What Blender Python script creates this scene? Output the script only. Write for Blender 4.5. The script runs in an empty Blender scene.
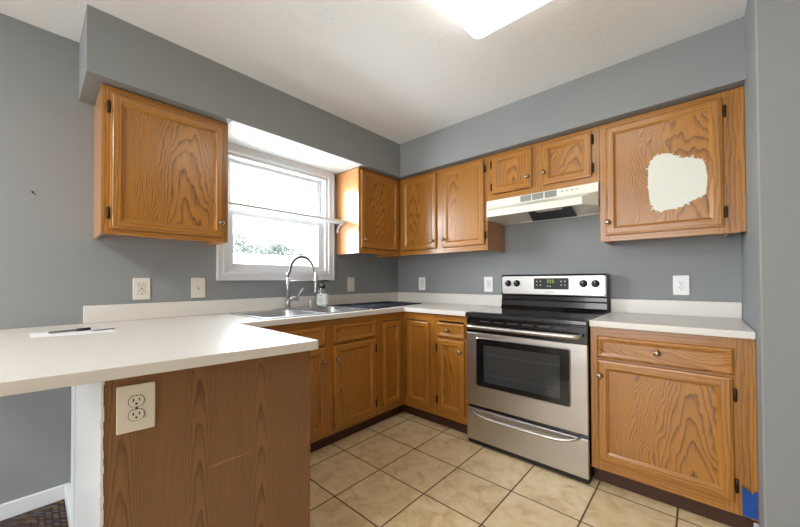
import bpy, bmesh, math, random
from mathutils import Matrix, Vector
random.seed(7)
PI = math.pi
SC = bpy.context.scene
COL = SC.collection

# ------------------------------------------------------------------ camera
def look():
    yaw, pitch, roll = 0.7446, 0.0126, -0.0041
    cy, sy = math.cos(yaw), math.sin(yaw)
    f = Vector((-sy*math.cos(pitch), cy*math.cos(pitch), math.sin(pitch)))
    r = Vector((cy, sy, 0)); u = r.cross(f)
    R = r*math.cos(roll)+u*math.sin(roll); U = -r*math.sin(roll)+u*math.cos(roll)
    m = Matrix((R, U, -f)).transposed().to_4x4()
    m.translation = Vector((2.4613, -2.7439, 1.1424))
    return m
cam = bpy.data.cameras.new('camera')
cam.sensor_width = 36.0
cam.lens = 332.65*36/800
cam.shift_x = (400-393.272)/800
cam.shift_y = (275.895-263.5)/800
cam.clip_start = 0.02
camo = bpy.data.objects.new('camera', cam); COL.objects.link(camo)
camo.matrix_world = look()
SC.camera = camo

# ------------------------------------------------------------------ light and exposure
SC.view_settings.view_transform = 'Standard'
SC.view_settings.look = 'None'
SC.view_settings.gamma = 1.0
SC.view_settings.use_curve_mapping = False
SC.view_settings.exposure = 0.33
try:
    SC.cycles.use_denoising = True
    SC.cycles.max_bounces = 10
    SC.cycles.diffuse_bounces = 6
    SC.cycles.sample_clamp_indirect = 6.0
except Exception:
    pass
W = bpy.data.worlds.new('sky'); SC.world = W; W.use_nodes = True
bg = W.node_tree.nodes['Background']
bg.inputs[0].default_value = (0.86, 0.94, 1.0, 1)
bg.inputs[1].default_value = 6.0

def area(name, loc, target, sx, sy, power, color, portal=False, spread=PI):
    l = bpy.data.lights.new(name, 'AREA'); l.shape = 'RECTANGLE'; l.size = sx; l.size_y = sy
    l.energy = power; l.color = color; l.spread = spread
    if portal: l.cycles.is_portal = True
    o = bpy.data.objects.new(name, l); COL.objects.link(o)
    o.location = loc
    o.rotation_euler = (Vector(target)-Vector(loc)).to_track_quat('-Z', 'Y').to_euler()
    return o
area('window_portal', (-0.16, -1.384, 1.64), (1, -1.384, 1.64), 0.9, 0.9, 1, (1, 1, 1), portal=True)
area('window_daylight', (-0.80, -1.60, 1.82), (2.6, -0.8, 1.3), 1.6, 1.2, 145, (0.86, 0.93, 1.0))
area('dining_ceiling_lamp', (1.2, -4.0, 2.40), (1.2, -4.0, 0), 0.5, 0.5, 30, (0.97, 0.98, 1.0))
area('rear_fill_light', (1.5, -6.1, 1.25), (1.4, 0, 1.1), 2.0, 2.0, 85, (0.94, 0.97, 1.0))  # added soft fill from behind the camera; no door stands there

# ------------------------------------------------------------------ helpers
def srgb(r, g, b):
    def c(v):
        v /= 255.0
        return v/12.92 if v <= 0.04045 else ((v+0.055)/1.055)**2.4
    return (c(r), c(g), c(b), 1)

def add_box(bm, x0, x1, y0, y1, z0, z1, mi=0):
    vs = [bm.verts.new((x, y, z)) for z in (z0, z1) for y in (y0, y1) for x in (x0, x1)]
    for q in ((0, 2, 3, 1), (4, 5, 7, 6), (0, 1, 5, 4), (2, 6, 7, 3), (0, 4, 6, 2), (1, 3, 7, 5)):
        f = bm.faces.new([vs[i] for i in q]); f.material_index = mi
    return vs

def add_prism(bm, poly, a0, a1, axis='z', mi=0):
    # poly: list of 2D points; extruded along axis
    def P(p, a):
        return {'z': (p[0], p[1], a), 'y': (p[0], a, p[1]), 'x': (a, p[0], p[1])}[axis]
    lo = [bm.verts.new(P(p, a0)) for p in poly]; hi = [bm.verts.new(P(p, a1)) for p in poly]
    n = len(poly)
    fs = [bm.faces.new(lo), bm.faces.new(hi)]
    for i in range(n):
        fs.append(bm.faces.new((lo[i], lo[(i+1) % n], hi[(i+1) % n], hi[i])))
    for f in fs: f.material_index = mi
    return fs

def add_tube(bm, pts, radii, seg=12, mi=0, caps=True):
    pts = [Vector(p) for p in pts]
    if not hasattr(radii, '__len__'): radii = [radii]*len(pts)
    rings = []; prev = None
    for i, p in enumerate(pts):
        t = (pts[min(i+1, len(pts)-1)]-pts[max(i-1, 0)]).normalized()
        if prev is None:
            a = Vector((0, 0, 1)) if abs(t.z) < 0.9 else Vector((1, 0, 0))
            n = t.cross(a).normalized()
        else:
            n = (prev-t*prev.dot(t)).normalized()
        prev = n; b = t.cross(n)
        rings.append([bm.verts.new(p+(n*math.cos(2*PI*k/seg)+b*math.sin(2*PI*k/seg))*radii[i]) for k in range(seg)])
    for i in range(len(rings)-1):
        for k in range(seg):
            f = bm.faces.new((rings[i][k], rings[i][(k+1) % seg], rings[i+1][(k+1) % seg], rings[i+1][k]))
            f.smooth = True; f.material_index = mi
    if caps:
        for r in (rings[0], rings[-1]):
            f = bm.faces.new(r); f.material_index = mi

def add_lathe(bm, prof, origin=(0, 0, 0), axis='z', seg=20, mi=0):
    o = Vector(origin)
    def P(r, h, a):
        c, s = r*math.cos(a), r*math.sin(a)
        return o+Vector({'z': (c, s, h), 'y': (c, -h, s), 'x': (h, c, s)}[axis])   # 'y': h runs towards -y
    rings = []
    for r, h in prof:
        if r < 1e-6: rings.append([bm.verts.new(P(0, h, 0))])
        else: rings.append([bm.verts.new(P(r, h, 2*PI*k/seg)) for k in range(seg)])
    for a, b in zip(rings, rings[1:]):
        for k in range(seg):
            k2 = (k+1) % seg
            if len(a) == 1 and len(b) == 1: continue
            if len(a) == 1: f = bm.faces.new((a[0], b[k], b[k2]))
            elif len(b) == 1: f = bm.faces.new((a[k], b[0], a[k2]))
            else: f = bm.faces.new((a[k], b[k], b[k2], a[k2]))
            f.smooth = True; f.material_index = mi
    for r in (rings[0], rings[-1]):
        if len(r) > 2:
            f = bm.faces.new(r); f.material_index = mi

def rrect(x0, x1, y0, y1, r, n=5):
    out = []
    for cx, cy, a0 in ((x1-r, y0+r, -PI/2), (x1-r, y1-r, 0), (x0+r, y1-r, PI/2), (x0+r, y0+r, PI)):
        for k in range(n+1):
            a = a0+PI/2*k/n
            out.append((cx+r*math.cos(a), cy+r*math.sin(a)))
    return out

def obj(name, bm, mats, parent=None, loc=(0, 0, 0), rotz=0, bevel=0, seg=2):
    bmesh.ops.recalc_face_normals(bm, faces=bm.faces)
    me = bpy.data.meshes.new(name); bm.to_mesh(me); bm.free()
    for m in (mats if isinstance(mats, (list, tuple)) else [mats]): me.materials.append(m)
    o = bpy.data.objects.new(name, me); COL.objects.link(o)
    o.location = loc; o.rotation_euler = (0, 0, rotz)
    if parent is not None: o.parent = parent
    if bevel:
        b = o.modifiers.new('bevel', 'BEVEL'); b.width = bevel; b.segments = seg
        b.limit_method = 'ANGLE'; b.angle_limit = math.radians(40)
    return o
def tag(o, label=None, cat=None, group=None, kind=None):
    if label: o['label'] = label
    if cat: o['category'] = cat
    if group: o['group'] = group
    if kind: o['kind'] = kind
    return o
def thing(name, label, cat, loc=(0, 0, 0), rotz=0, group=None):
    o = bpy.data.objects.new(name, None); COL.objects.link(o)
    o.location = loc; o.rotation_euler = (0, 0, rotz); o.empty_display_size = 0.05
    return tag(o, label, cat, group)
def structure(name, bm, m, parent=None, bevel=0, loc=(0, 0, 0)):
    o = obj(name, bm, m, parent, loc=loc, bevel=bevel)
    if parent is None: o['kind'] = 'structure'
    return o
def NB(): return bmesh.new()
def boxes(*bs):
    bm = NB()
    for b in bs: add_box(bm, *b)
    return bm

# ------------------------------------------------------------------ materials
class NT:
    def __init__(s, name):
        s.m = bpy.data.materials.new(name); s.m.use_nodes = True
        s.t = s.m.node_tree; s.b = s.t.nodes['Principled BSDF']
    def n(s, typ, **kw):
        nd = s.t.nodes.new(typ)
        for k, v in kw.items(): setattr(nd, k, v)
        return nd
    def l(s, a, b): s.t.links.new(a, b)
    def put(s, sock, v):
        if hasattr(v, 'is_linked') or hasattr(v, 'links'): s.l(v, sock)
        else: sock.default_value = v
    def math(s, op, a, b=None, c=None):
        nd = s.n('ShaderNodeMath', operation=op)
        for i, v in enumerate((a, b, c)):
            if v is not None: s.put(nd.inputs[i], v)
        return nd.outputs[0]
    def noise(s, vec, scale, detail=2, rough=0.5, dist=0):
        nd = s.n('ShaderNodeTexNoise'); s.l(vec, nd.inputs['Vector'])
        nd.inputs['Scale'].default_value = scale; nd.inputs['Detail'].default_value = detail
        nd.inputs['Roughness'].default_value = rough; nd.inputs['Distortion'].default_value = dist
        return nd.outputs[0]
    def xyz(s, x, y, z):
        nd = s.n('ShaderNodeCombineXYZ')
        for i, v in enumerate((x, y, z)): s.put(nd.inputs[i], v)
        return nd.outputs[0]
    def ramp(s, fac, stops):
        nd = s.n('ShaderNodeValToRGB'); s.l(fac, nd.inputs[0])
        e = nd.color_ramp.elements
        while len(e) < len(stops): e.new(0.5)
        for el, (p, c) in zip(e, stops):
            el.position = p; el.color = c if len(c) == 4 else (*c, 1)
        return nd.outputs[0]
    def mix(s, fac, a, b, mode='MIX'):
        nd = s.n('ShaderNodeMix', data_type='RGBA', blend_type=mode)
        s.put(nd.inputs[0], fac); s.put(nd.inputs[6], a); s.put(nd.inputs[7], b)
        return nd.outputs[2]
    def bump(s, h, strength, dist=0.002):
        nd = s.n('ShaderNodeBump'); s.l(h, nd.inputs['Height'])
        nd.inputs['Strength'].default_value = strength; nd.inputs['Distance'].default_value = dist
        s.l(nd.outputs[0], s.b.inputs['Normal'])

def plain(name, col, rough=0.5, metal=0.0, coat=0.0, spec=0.5, var=0.0, vscale=30):
    t = NT(name); b = t.b
    b.inputs['Base Color'].default_value = col
    b.inputs['Roughness'].default_value = rough; b.inputs['Metallic'].default_value = metal
    b.inputs['Coat Weight'].default_value = coat; b.inputs['Specular IOR Level'].default_value = spec
    if var:
        tc = t.n('ShaderNodeTexCoord')
        nz = t.noise(tc.outputs['Object'], vscale, 3)
        c2 = tuple(v*(1-var) for v in col[:3])+(1,)
        t.l(t.mix(nz, col, c2), b.inputs['Base Color'])
    return t.m

def oak(name, light, dark, axis='z', across='x', cathedral=True, contrast=1.0, A=230, B=13, rough=0.33, board=0, wild=1.0):
    t = NT(name)
    tc = t.n('ShaderNodeTexCoord'); sp = t.n('ShaderNodeSeparateXYZ'); t.l(tc.outputs['Object'], sp.inputs[0])
    ax = {'x': 0, 'y': 1, 'z': 2}
    u = sp.outputs[ax[across]]; v = sp.outputs[ax[axis]]
    w = sp.outputs[({0, 1, 2}-{ax[axis], ax[across]}).pop()]
    rnd = t.n('ShaderNodeObjectInfo').outputs['Random']
    seed = t.math('MULTIPLY', rnd, 37.0)
    uo = t.math('ADD', u, t.math('MULTIPLY_ADD', rnd, 0.36, -0.18))
    if board:
        uo = t.math('MULTIPLY', t.math('SUBTRACT', t.math('FRACT', t.math('MULTIPLY_ADD', u, 1.0/board, 0.2)), 0.5), board)
    uo = t.math('ADD', uo, t.math('MULTIPLY', w, 0.9))
    low = t.noise(t.xyz(t.math('MULTIPLY', u, 6.0), t.math('MULTIPLY_ADD', v, 2.2, seed), seed), 1.0, 2.5, 0.55)
    low = t.math('SUBTRACT', low, 0.5)
    med = t.noise(t.xyz(t.math('MULTIPLY', u, 26.0), t.math('MULTIPLY_ADD', v, 8.0, seed), seed), 1.0, 2.0, 0.5)
    med = t.math('SUBTRACT', med, 0.5)
    if cathedral:
        low2 = t.math('SUBTRACT', t.noise(t.xyz(t.math('MULTIPLY', u, 5.0), t.math('MULTIPLY_ADD', v, 1.1, seed), t.math('ADD', seed, 7.0)), 1.0, 1.5, 0.5), 0.5)
        uu = t.math('MULTIPLY_ADD', low, 0.20*wild, uo)
        q = t.math('MULTIPLY', t.math('MULTIPLY', uu, uu), A)
        q = t.math('ADD', q, t.math('MULTIPLY', v, B))
        q = t.math('MULTIPLY_ADD', low2, 9.0*wild, q)
        q = t.math('MULTIPLY_ADD', med, 1.2, q)
    else:
        q = t.math('MULTIPLY', uo, 55.0)
        q = t.math('MULTIPLY_ADD', low, 3.0, q)
        q = t.math('MULTIPLY_ADD', med, 0.8, q)
    fr = t.math('FRACT', q)
    ring = t.math('POWER', fr, 3.6)                                   # slow build, sharp edge: an annual ring
    edge = t.math('SMOOTH_MIN', 1.0, t.math('MULTIPLY', t.math('SUBTRACT', 1.0, fr), 9.0), 0.1)
    ring = t.math('MULTIPLY', ring, edge)
    pores = t.noise(t.xyz(t.math('MULTIPLY', u, 420.0), t.math('MULTIPLY_ADD', v, 9.0, seed), t.math('MULTIPLY', w, 200.0)), 1.0, 1.0, 0.5)
    pores = t.ramp(pores, [(0.38, (1, 1, 1)), (0.52, (0, 0, 0))])
    wide = t.noise(t.xyz(t.math('MULTIPLY', u, 9.0), t.math('MULTIPLY_ADD', v, 0.9, seed), seed), 1.0, 2.0)
    fac = t.math('MULTIPLY', ring, 0.95*contrast)
    fac = t.math('ADD', fac, t.math('MULTIPLY', pores, t.math('MULTIPLY_ADD', ring, 0.35, 0.13*contrast)))
    fac = t.math('ADD', fac, t.math('MULTIPLY', t.math('SUBTRACT', wide, 0.5), 0.45))
    fac = t.math('MINIMUM', t.math('MAXIMUM', fac, 0.0), 1.0)
    c = t.mix(fac, light, dark)
    t.l(c, t.b.inputs['Base Color'])
    t.b.inputs['Roughness'].default_value = rough
    t.b.inputs['Coat Weight'].default_value = 0.45; t.b.inputs['Coat Roughness'].default_value = 0.2
    t.bump(t.math('SUBTRACT', 1.0, fac), 0.10, 0.001)
    return t.m

OL, OD = srgb(174, 115, 41), srgb(66, 34, 6)
M = {}
M['oak_v'] = oak('oak_vertical', OL, OD, 'z', 'x', False, 0.72)
M['oak_h'] = oak('oak_horizontal', OL, OD, 'x', 'z', False, 0.72)
M['oak_panel'] = oak('oak_flat_sawn_panel', OL, OD, 'z', 'x', True, 1.0, A=260, B=8)
M['oak_fine'] = oak('oak_fine_grain_panel', OL, OD, 'z', 'x', True, 0.8, A=420, B=6, wild=0.7)
M['oak_panel_h'] = oak('oak_flat_sawn_drawer', OL, OD, 'x', 'z', True, 0.9, A=420, B=9)
M['oak_side'] = oak('oak_side_panel', srgb(196, 140, 88), srgb(150, 92, 46), 'z', 'y', False, 0.5, rough=0.26)  # paler than the door oak: window sheen put into the colour
M['oak_laminate'] = oak('brown_oak_laminate', srgb(136, 92, 54), srgb(82, 50, 25), 'z', 'y', True, 0.95, A=2200, B=7, rough=0.42, board=0.19, wild=0.10)
M['toe'] = plain('dark_toe_kick', srgb(74, 42, 24), 0.6, var=0.3)
M['paint'] = plain('grey_wall_paint', srgb(139, 142, 143), 0.62, var=0.04, vscale=3)
M['white_trim'] = plain('white_gloss_trim', srgb(226, 228, 230), 0.38, var=0.03)
M['vinyl'] = plain('white_window_vinyl', srgb(222, 223, 226), 0.35, var=0.03)
M['white_under'] = plain('white_underside', srgb(214, 215, 214), 0.6, var=0.03)
M['laminate'] = plain('off_white_laminate', srgb(221, 217, 210), 0.32, var=0.05, vscale=60)
M['steel_dark'] = plain('dark_metal', srgb(70, 62, 52), 0.35, 0.9)
M['pewter'] = plain('antique_pewter_knob', srgb(150, 138, 120), 0.28, 1.0)
M['hinge'] = plain('dark_bronze_hinge', srgb(58, 40, 28), 0.45, 0.7)
M['black'] = plain('black_enamel', srgb(14, 14, 16), 0.18, coat=0.3)
M['black_matte'] = plain('black_plastic', srgb(16, 16, 17), 0.45)
M['glass_top'] = plain('black_glass', srgb(10, 12, 16), 0.07, coat=0.5)
M['oven_glass'] = plain('smoked_oven_glass', srgb(52, 54, 54), 0.08, coat=0.6)
M['cream'] = plain('cream_plate_plastic', srgb(222, 216, 203), 0.4)
M['white_plastic'] = plain('white_plate_plastic', srgb(236, 237, 236), 0.38)
M['slot'] = plain('dark_slot', srgb(35, 30, 26), 0.7)
M['hood'] = plain('cream_white_enamel', srgb(230, 227, 214), 0.35, coat=0.2)
M['grille'] = plain('grey_vent_grille', srgb(150, 150, 142), 0.6)
M['chrome'] = plain('brushed_chrome', srgb(178, 178, 180), 0.28, 1.0)
M['spring'] = plain('grey_spring_steel', srgb(112, 112, 114), 0.35, 0.9)
M['green_led'] = plain('display_green', srgb(120, 150, 40), 0.5)
M['green_led'].node_tree.nodes['Principled BSDF'].inputs['Emission Color'].default_value = (0.55, 0.75, 0.12, 1)
M['green_led'].node_tree.nodes['Principled BSDF'].inputs['Emission Strength'].default_value = 0.3
M['print'] = plain('pale_grey_print', srgb(190, 190, 188), 0.5)
M['tape'] = plain('blue_masking_tape', srgb(16, 74, 156), 0.7, var=0.15, vscale=120)
M['paper'] = plain('white_paper', srgb(240, 241, 243), 0.8)
M['grey_metal'] = plain('grey_pen_metal', srgb(120, 122, 122), 0.35, 0.6)
M['mat'] = plain('dark_navy_mat', srgb(40, 42, 56), 0.55, var=0.3, vscale=90)
M['patch'] = plain('white_patch_paint', srgb(226, 226, 216), 0.55, var=0.06, vscale=25)
M['grass'] = plain('pale_lawn', srgb(200, 208, 190), 0.9, var=0.15, vscale=2)
M['bark'] = plain('bark', srgb(120, 105, 95), 0.9, var=0.3)
M['leaf'] = plain('pale_leaf', srgb(122, 130, 124), 0.8, var=0.25, vscale=4)
M['tan_paint'] = plain('grey_dining_paint', srgb(160, 158, 152), 0.7)

def m_steel():
    t = NT('brushed_stainless_steel'); tc = t.n('ShaderNodeTexCoord')
    sp = t.n('ShaderNodeSeparateXYZ'); t.l(tc.outputs['Object'], sp.inputs[0])
    nz = t.noise(t.xyz(t.math('MULTIPLY', sp.outputs[0], 3.0), t.math('MULTIPLY', sp.outputs[1], 3.0), t.math('MULTIPLY', sp.outputs[2], 700.0)), 1.0, 2)
    t.l(t.mix(nz, srgb(186, 182, 178), srgb(205, 202, 198)), t.b.inputs['Base Color'])
    t.b.inputs['Metallic'].default_value = 1.0
    t.l(t.math('MULTIPLY_ADD', nz, 0.12, 0.27), t.b.inputs['Roughness'])
    t.b.inputs['Anisotropic'].default_value = 0.5
    return t.m
M['steel'] = m_steel()
M['sink'] = plain('satin_sink_steel', srgb(196, 198, 202), 0.3, 1.0)

def m_ceiling():
    t = NT('white_textured_ceiling'); tc = t.n('ShaderNodeTexCoord')
    t.b.inputs['Base Color'].default_value = srgb(232, 232, 233); t.b.inputs['Roughness'].default_value = 0.9
    a = t.noise(tc.outputs['Object'], 26, 4, 0.6, 1.5)
    patch = t.ramp(t.noise(tc.outputs['Object'], 3.2, 2), [(0.5, (0, 0, 0)), (0.62, (1, 1, 1))])
    h = t.math('MULTIPLY', t.ramp(a, [(0.52, (0, 0, 0)), (0.62, (1, 1, 1))]), patch)
    t.bump(h, 0.45, 0.004)
    return t.m
M['ceiling'] = m_ceiling()

def m_tile():
    t = NT('beige_ceramic_tile'); tc = t.n('ShaderNodeTexCoord'); sp = t.n('ShaderNodeSeparateXYZ'); t.l(tc.outputs['Object'], sp.inputs[0])
    S = 0.3352
    px = t.math('DIVIDE', t.math('ADD', sp.outputs[0], 20*S-1.0276), S)
    py = t.math('DIVIDE', t.math('ADD', sp.outputs[1], 40*S+0.9826), S)
    def d(p):
        f = t.math('FRACT', p)
        return t.math('MINIMUM', f, t.math('SUBTRACT', 1.0, f))
    e = t.math('MINIMUM', d(px), d(py))
    g = t.ramp(e, [(0.008, (1, 1, 1)), (0.014, (0, 0, 0))])
    idv = t.n('ShaderNodeTexWhiteNoise', noise_dimensions='2D')
    t.l(t.xyz(t.math('FLOOR', px), t.math('FLOOR', py), 0.0), idv.inputs['Vector'])
    off = t.math('MULTIPLY', idv.outputs['Value'], 30.0)
    pv = t.xyz(t.math('ADD', sp.outputs[0], off), sp.outputs[1], off)
    n1 = t.noise(pv, 9, 5, 0.62, 0.8); n2 = t.noise(pv, 30, 3, 0.6, 0.5)
    c = t.ramp(n1, [(0.3, srgb(200, 172, 124)), (0.5, srgb(234, 213, 170)), (0.72, srgb(243, 229, 197))])
    c = t.mix(t.math('MULTIPLY', n2, 0.35), c, srgb(190, 160, 118))
    c = t.mix(t.math('MULTIPLY_ADD', idv.outputs['Value'], 0.16, 0.0), c, srgb(186, 160, 124))
    c = t.mix(g, c, srgb(92, 66, 44))
    t.l(c, t.b.inputs['Base Color'])
    t.l(t.math('MULTIPLY_ADD', g, 0.4, 0.36), t.b.inputs['Roughness'])
    t.bump(t.math('SUBTRACT', t.math('MULTIPLY', n1, 0.15), g), 0.4, 0.003)
    return t.m
M['tile'] = m_tile()

def m_rug():
    t = NT('dark_braided_rug'); tc = t.n('ShaderNodeTexCoord'); sp = t.n('ShaderNodeSeparateXYZ'); t.l(tc.outputs['Object'], sp.inputs[0])
    dx = sp.outputs[0]; dy = t.math('MULTIPLY', sp.outputs[1], -1.0)          # object origin at the rug's kitchen corner
    d = t.math('MINIMUM', dx, dy)
    st = t.math('FRACT', t.math('MULTIPLY', d, 42.0))
    along = t.math('ADD', dx, dy)
    wv = t.noise(t.xyz(t.math('MULTIPLY', t.math('FLOOR', t.math('MULTIPLY', d, 42.0)), 3.7), t.math('MULTIPLY', along, 40.0), 0.0), 1.0, 1)
    c = t.ramp(wv, [(0.3, srgb(20, 18, 20)), (0.42, srgb(70, 40, 30)), (0.5, srgb(30, 30, 34)), (0.58, srgb(96, 74, 44)), (0.68, srgb(52, 62, 84)), (0.76, srgb(26, 24, 26))])
    k = t.ramp(st, [(0.0, (0.25, 0.25, 0.25)), (0.3, (1, 1, 1)), (0.7, (1, 1, 1)), (1.0, (0.25, 0.25, 0.25))])
    c = t.mix(1.0, c, (1.35, 1.35, 1.4, 1), 'MULTIPLY')
    t.l(t.mix(1.0, c, k, 'MULTIPLY'), t.b.inputs['Base Color']); t.b.inputs['Roughness'].default_value = 0.95
    t.bump(t.math('ADD', st, wv), 0.8, 0.004)
    return t.m
M['rug'] = m_rug()

def m_glow(name, col, strength):
    t = NT(name); t.b.inputs['Base Color'].default_value = (0.9, 0.9, 0.88, 1)
    t.b.inputs['Emission Color'].default_value = col; t.b.inputs['Emission Strength'].default_value = strength
    return t.m
M['diffuser'] = m_glow('lit_acrylic_diffuser', (1.0, 0.94, 0.84, 1), 2.8)

def m_glass(name, tint=(1, 1, 1, 1), alpha=0.10):
    t = NT(name); n = t.t.nodes; out = n['Material Output']
    tr = t.n('ShaderNodeBsdfTransparent'); tr.inputs[0].default_value = tint
    gl = t.n('ShaderNodeBsdfGlossy'); gl.inputs['Roughness'].default_value = 0.02
    mx = t.n('ShaderNodeMixShader'); mx.inputs[0].default_value = alpha
    t.l(tr.outputs[0], mx.inputs[1]); t.l(gl.outputs[0], mx.inputs[2]); t.l(mx.outputs[0], out.inputs[0])
    return t.m
M['pane'] = m_glass('window_glass', (0.97, 0.98, 0.98, 1), 0.04)
M['clear'] = m_glass('clear_bottle_plastic', (0.86, 0.90, 0.90, 1), 0.16)

# ------------------------------------------------------------------ dimensions (metres)
H, ZS, S = 2.437, 2.124, 0.372          # ceiling, soffit underside, soffit depth
XR = 2.637                              # side wall of the cooking run
X1, X2 = 1.235, 2.001                   # range bay
ZC, ZT = 1.378, 2.117                   # wall cabinets
CT, CK = 0.914, 0.034                   # countertop
WC = -1.384                             # window centre
L1 = -2.579                             # soffit end

# ------------------------------------------------------------------ setting
structure('floor', boxes((-0.1, 5.6, -6.2, 0.1, -0.1, 0.0)), M['tile'])
structure('ceiling', boxes((-0.1, 5.6, -6.2, 0.1, H, H+0.1)), M['ceiling'])
oy0, oy1, oz0, oz1 = WC-0.437, WC+0.437, 1.205, 2.062
structure('wall_left', boxes((-0.14, 0, -6.2, oy0, 0, H), (-0.14, 0, oy1, 0.14, 0, H), (-0.14, 0, oy0, oy1, 0, oz0), (-0.14, 0, oy0, oy1, oz1, H)), M['paint'])
structure('wall_back', boxes((0, XR, 0, 0.14, 0, H)), M['paint'])
structure('wall_right', boxes((XR, 3.9, -0.779, 0.14, 0, H)), M['paint'], bevel=0.006)
structure('wall_dining', boxes((5.5, 5.64, -6.2, -0.779, 0, H)), M['tan_paint'])
structure('wall_front', boxes((0, 5.5, -6.34, -6.2, 0, H)), M['tan_paint'])
structure('wall_passage', boxes((3.9, 5.5, -0.779, -0.64, 0, H)), M['tan_paint'])
bm = NB()
add_box(bm, 0, S, L1, -S, ZS, H); add_box(bm, 0, XR, -S, 0, ZS, H)
structure('trim_1', bm, M['paint'])['label'] = 'grey painted soffit above the wall cabinets'
structure('trim_2', boxes((0, S-0.002, -1.922, -0.848, ZS-0.003, ZS)), M['white_under'])['label'] = 'white soffit underside above the window'  # white strip of the underside between the two cabinets
structure('baseboard_left', boxes((0, 0.013, -6.1, -2.602, 0, 0.083)), M['white_trim'], bevel=0.004)
structure('baseboard_right', boxes((XR-0.016, XR, -0.775, -0.606, 0, 0.082)), M['white_trim'], bevel=0.004)

# window_1: casing with sashes as parts
bm = NB()
a0, a1, b0, b1 = WC-0.499, WC+0.499, 1.144, 2.122
def ring_boxes(bm, ya, yb, za, zb, w, x0, x1, wt=None, wb=None):
    wt = w if wt is None else wt; wb = w if wb is None else wb
    add_box(bm, x0, x1, ya, ya+w, za, zb); add_box(bm, x0, x1, yb-w, yb, za, zb)
    add_box(bm, x0, x1, ya+w, yb-w, zb-wt, zb); add_box(bm, x0, x1, ya+w, yb-w, za, za+wb)
ring_boxes(bm, a0, a1, b0, b1, 0.060, 0, 0.018)
ring_boxes(bm, a0, a1, b0, b1, 0.014, 0.017, 0.026)
ring_boxes(bm, a0+0.040, a1-0.040, b0+0.040, b1-0.040, 0.012, 0.017, 0.022)
win = structure('window_1', bm, M['vinyl'], bevel=0.003)
bm = NB(); ring_boxes(bm, oy0-0.002, oy1+0.002, oz0, oz1, 0.022, -0.125, -0.001)
obj('jamb', bm, M['vinyl'], win, bevel=0.002)
bm = NB(); ring_boxes(bm, oy0+0.020, oy1-0.020, 1.640, oz1-0.012, 0.044, -0.105, -0.072, wt=0.036, wb=0.036); us = obj('upper_sash', bm, M['vinyl'], win, bevel=0.003)
obj('pane', boxes((-0.091, -0.086, oy0+0.06, oy1-0.06, 1.67, 2.02)), M['pane'], us)
bm = NB(); ring_boxes(bm, oy0+0.020, oy1-0.020, 1.226, 1.660, 0.048, -0.068, -0.036, wt=0.036, wb=0.042); ls = obj('lower_sash', bm, M['vinyl'], win, bevel=0.003)
obj('pane', boxes((-0.055, -0.050, oy0+0.066, oy1-0.066, 1.26, 1.63)), M['pane'], ls)
obj('sash_lock', boxes((-0.066, -0.034, WC-0.025, WC+0.025, 1.660, 1.672)), M['vinyl'], ls, bevel=0.003)

# ------------------------------------------------------------------ cabinet parts (local frame: x across, -y to the room, z up)
FW = 0.055
def knob(parent, x, z, y):
    bm = NB()
    add_lathe(bm, [(0.0, 0.0), (0.0085, 0.0), (0.0075, 0.004), (0.0055, 0.010), (0.0075, 0.014), (0.0145, 0.018), (0.0155, 0.023), (0.012, 0.028), (0.006, 0.030), (0.0, 0.0305)], axis='y', seg=18)
    obj('knob', bm, M['pewter'], parent, loc=(x, y, z))
def hinge(parent, x, z, y):
    bm = NB()
    add_box(bm, -0.006, 0.006, -0.014, 0.0, -0.027, 0.027)
    add_tube(bm, [(0, -0.016, -0.030), (0, -0.016, 0.030)], 0.0048, 8)
    obj('hinge', bm, M['hinge'], parent, loc=(x, y, z), bevel=0.0015, seg=1)
def door(parent, x0, x1, z0, z1, yf, hinges=None, kb=None, plain_panel=False, hz=0.075, name='door'):
    w, h = x1-x0, z1-z0
    bm = NB()
    def loop(o, y): return [bm.verts.new((sx*(w/2-o), y, sz*(h/2-o))) for sx, sz in ((-1, -1), (1, -1), (1, 1), (-1, 1))]
    def band(A_, B_):
        for i in range(4):
            f = bm.faces.new((A_[i], A_[(i+1) % 4], B_[(i+1) % 4], B_[i])); f.material_index = 1 if i % 2 == 0 else 0
    prof = [(0, -0.0005), (0, -0.012), (0.003, -0.0165), (0.009, -0.0175), (0.012, -0.0195)]
    Ls = [loop(*p) for p in prof]
    for p, q in zip(Ls, Ls[1:]): band(p, q)
    fi = FW-0.014
    # flat face: stiles run the full height, rails between them
    def quad(xa, xb, za, zb, mi):
        f = bm.faces.new([bm.verts.new(p) for p in ((xa, -0.0195, za), (xb, -0.0195, za), (xb, -0.0195, zb), (xa, -0.0195, zb))]); f.material_index = mi
    o = 0.012
    quad(-w/2+o, -w/2+fi, -h/2+o, h/2-o, 0); quad(w/2-fi, w/2-o, -h/2+o, h/2-o, 0)
    quad(-w/2+fi, w/2-fi, -h/2+o, -h/2+fi, 1); quad(-w/2+fi, w/2-fi, h/2-fi, h/2-o, 1)
    Ls = [loop(*p) for p in ((fi, -0.0195), (fi+0.003, -0.0170), (fi+0.012, -0.0120), (FW, -0.0110), (FW, -0.0070))]
    for p, q in zip(Ls, Ls[1:]): band(p, q)
    f = bm.faces.new(loop(0, -0.0005)); f.material_index = 0
    d = obj(name, bm, [M['oak_v'], M['oak_h']], parent, loc=((x0+x1)/2, yf, (z0+z1)/2))
    obj('panel', boxes((-w/2+FW-0.004, w/2-FW+0.004, -0.0085, -0.0025, -h/2+FW-0.004, h/2-FW+0.004)), M['oak_fine'] if w < 0.42 and h > 0.4 else M['oak_panel'], d)
    if kb: knob(d, kb[0]-(x0+x1)/2, kb[1]-(z0+z1)/2, -0.0195)
    if hinges:
        s = -1 if hinges == 'l' else 1
        for zz in (h/2-hz, -h/2+hz): hinge(d, s*(w/2+0.0065), zz, 0)
    return d
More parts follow.
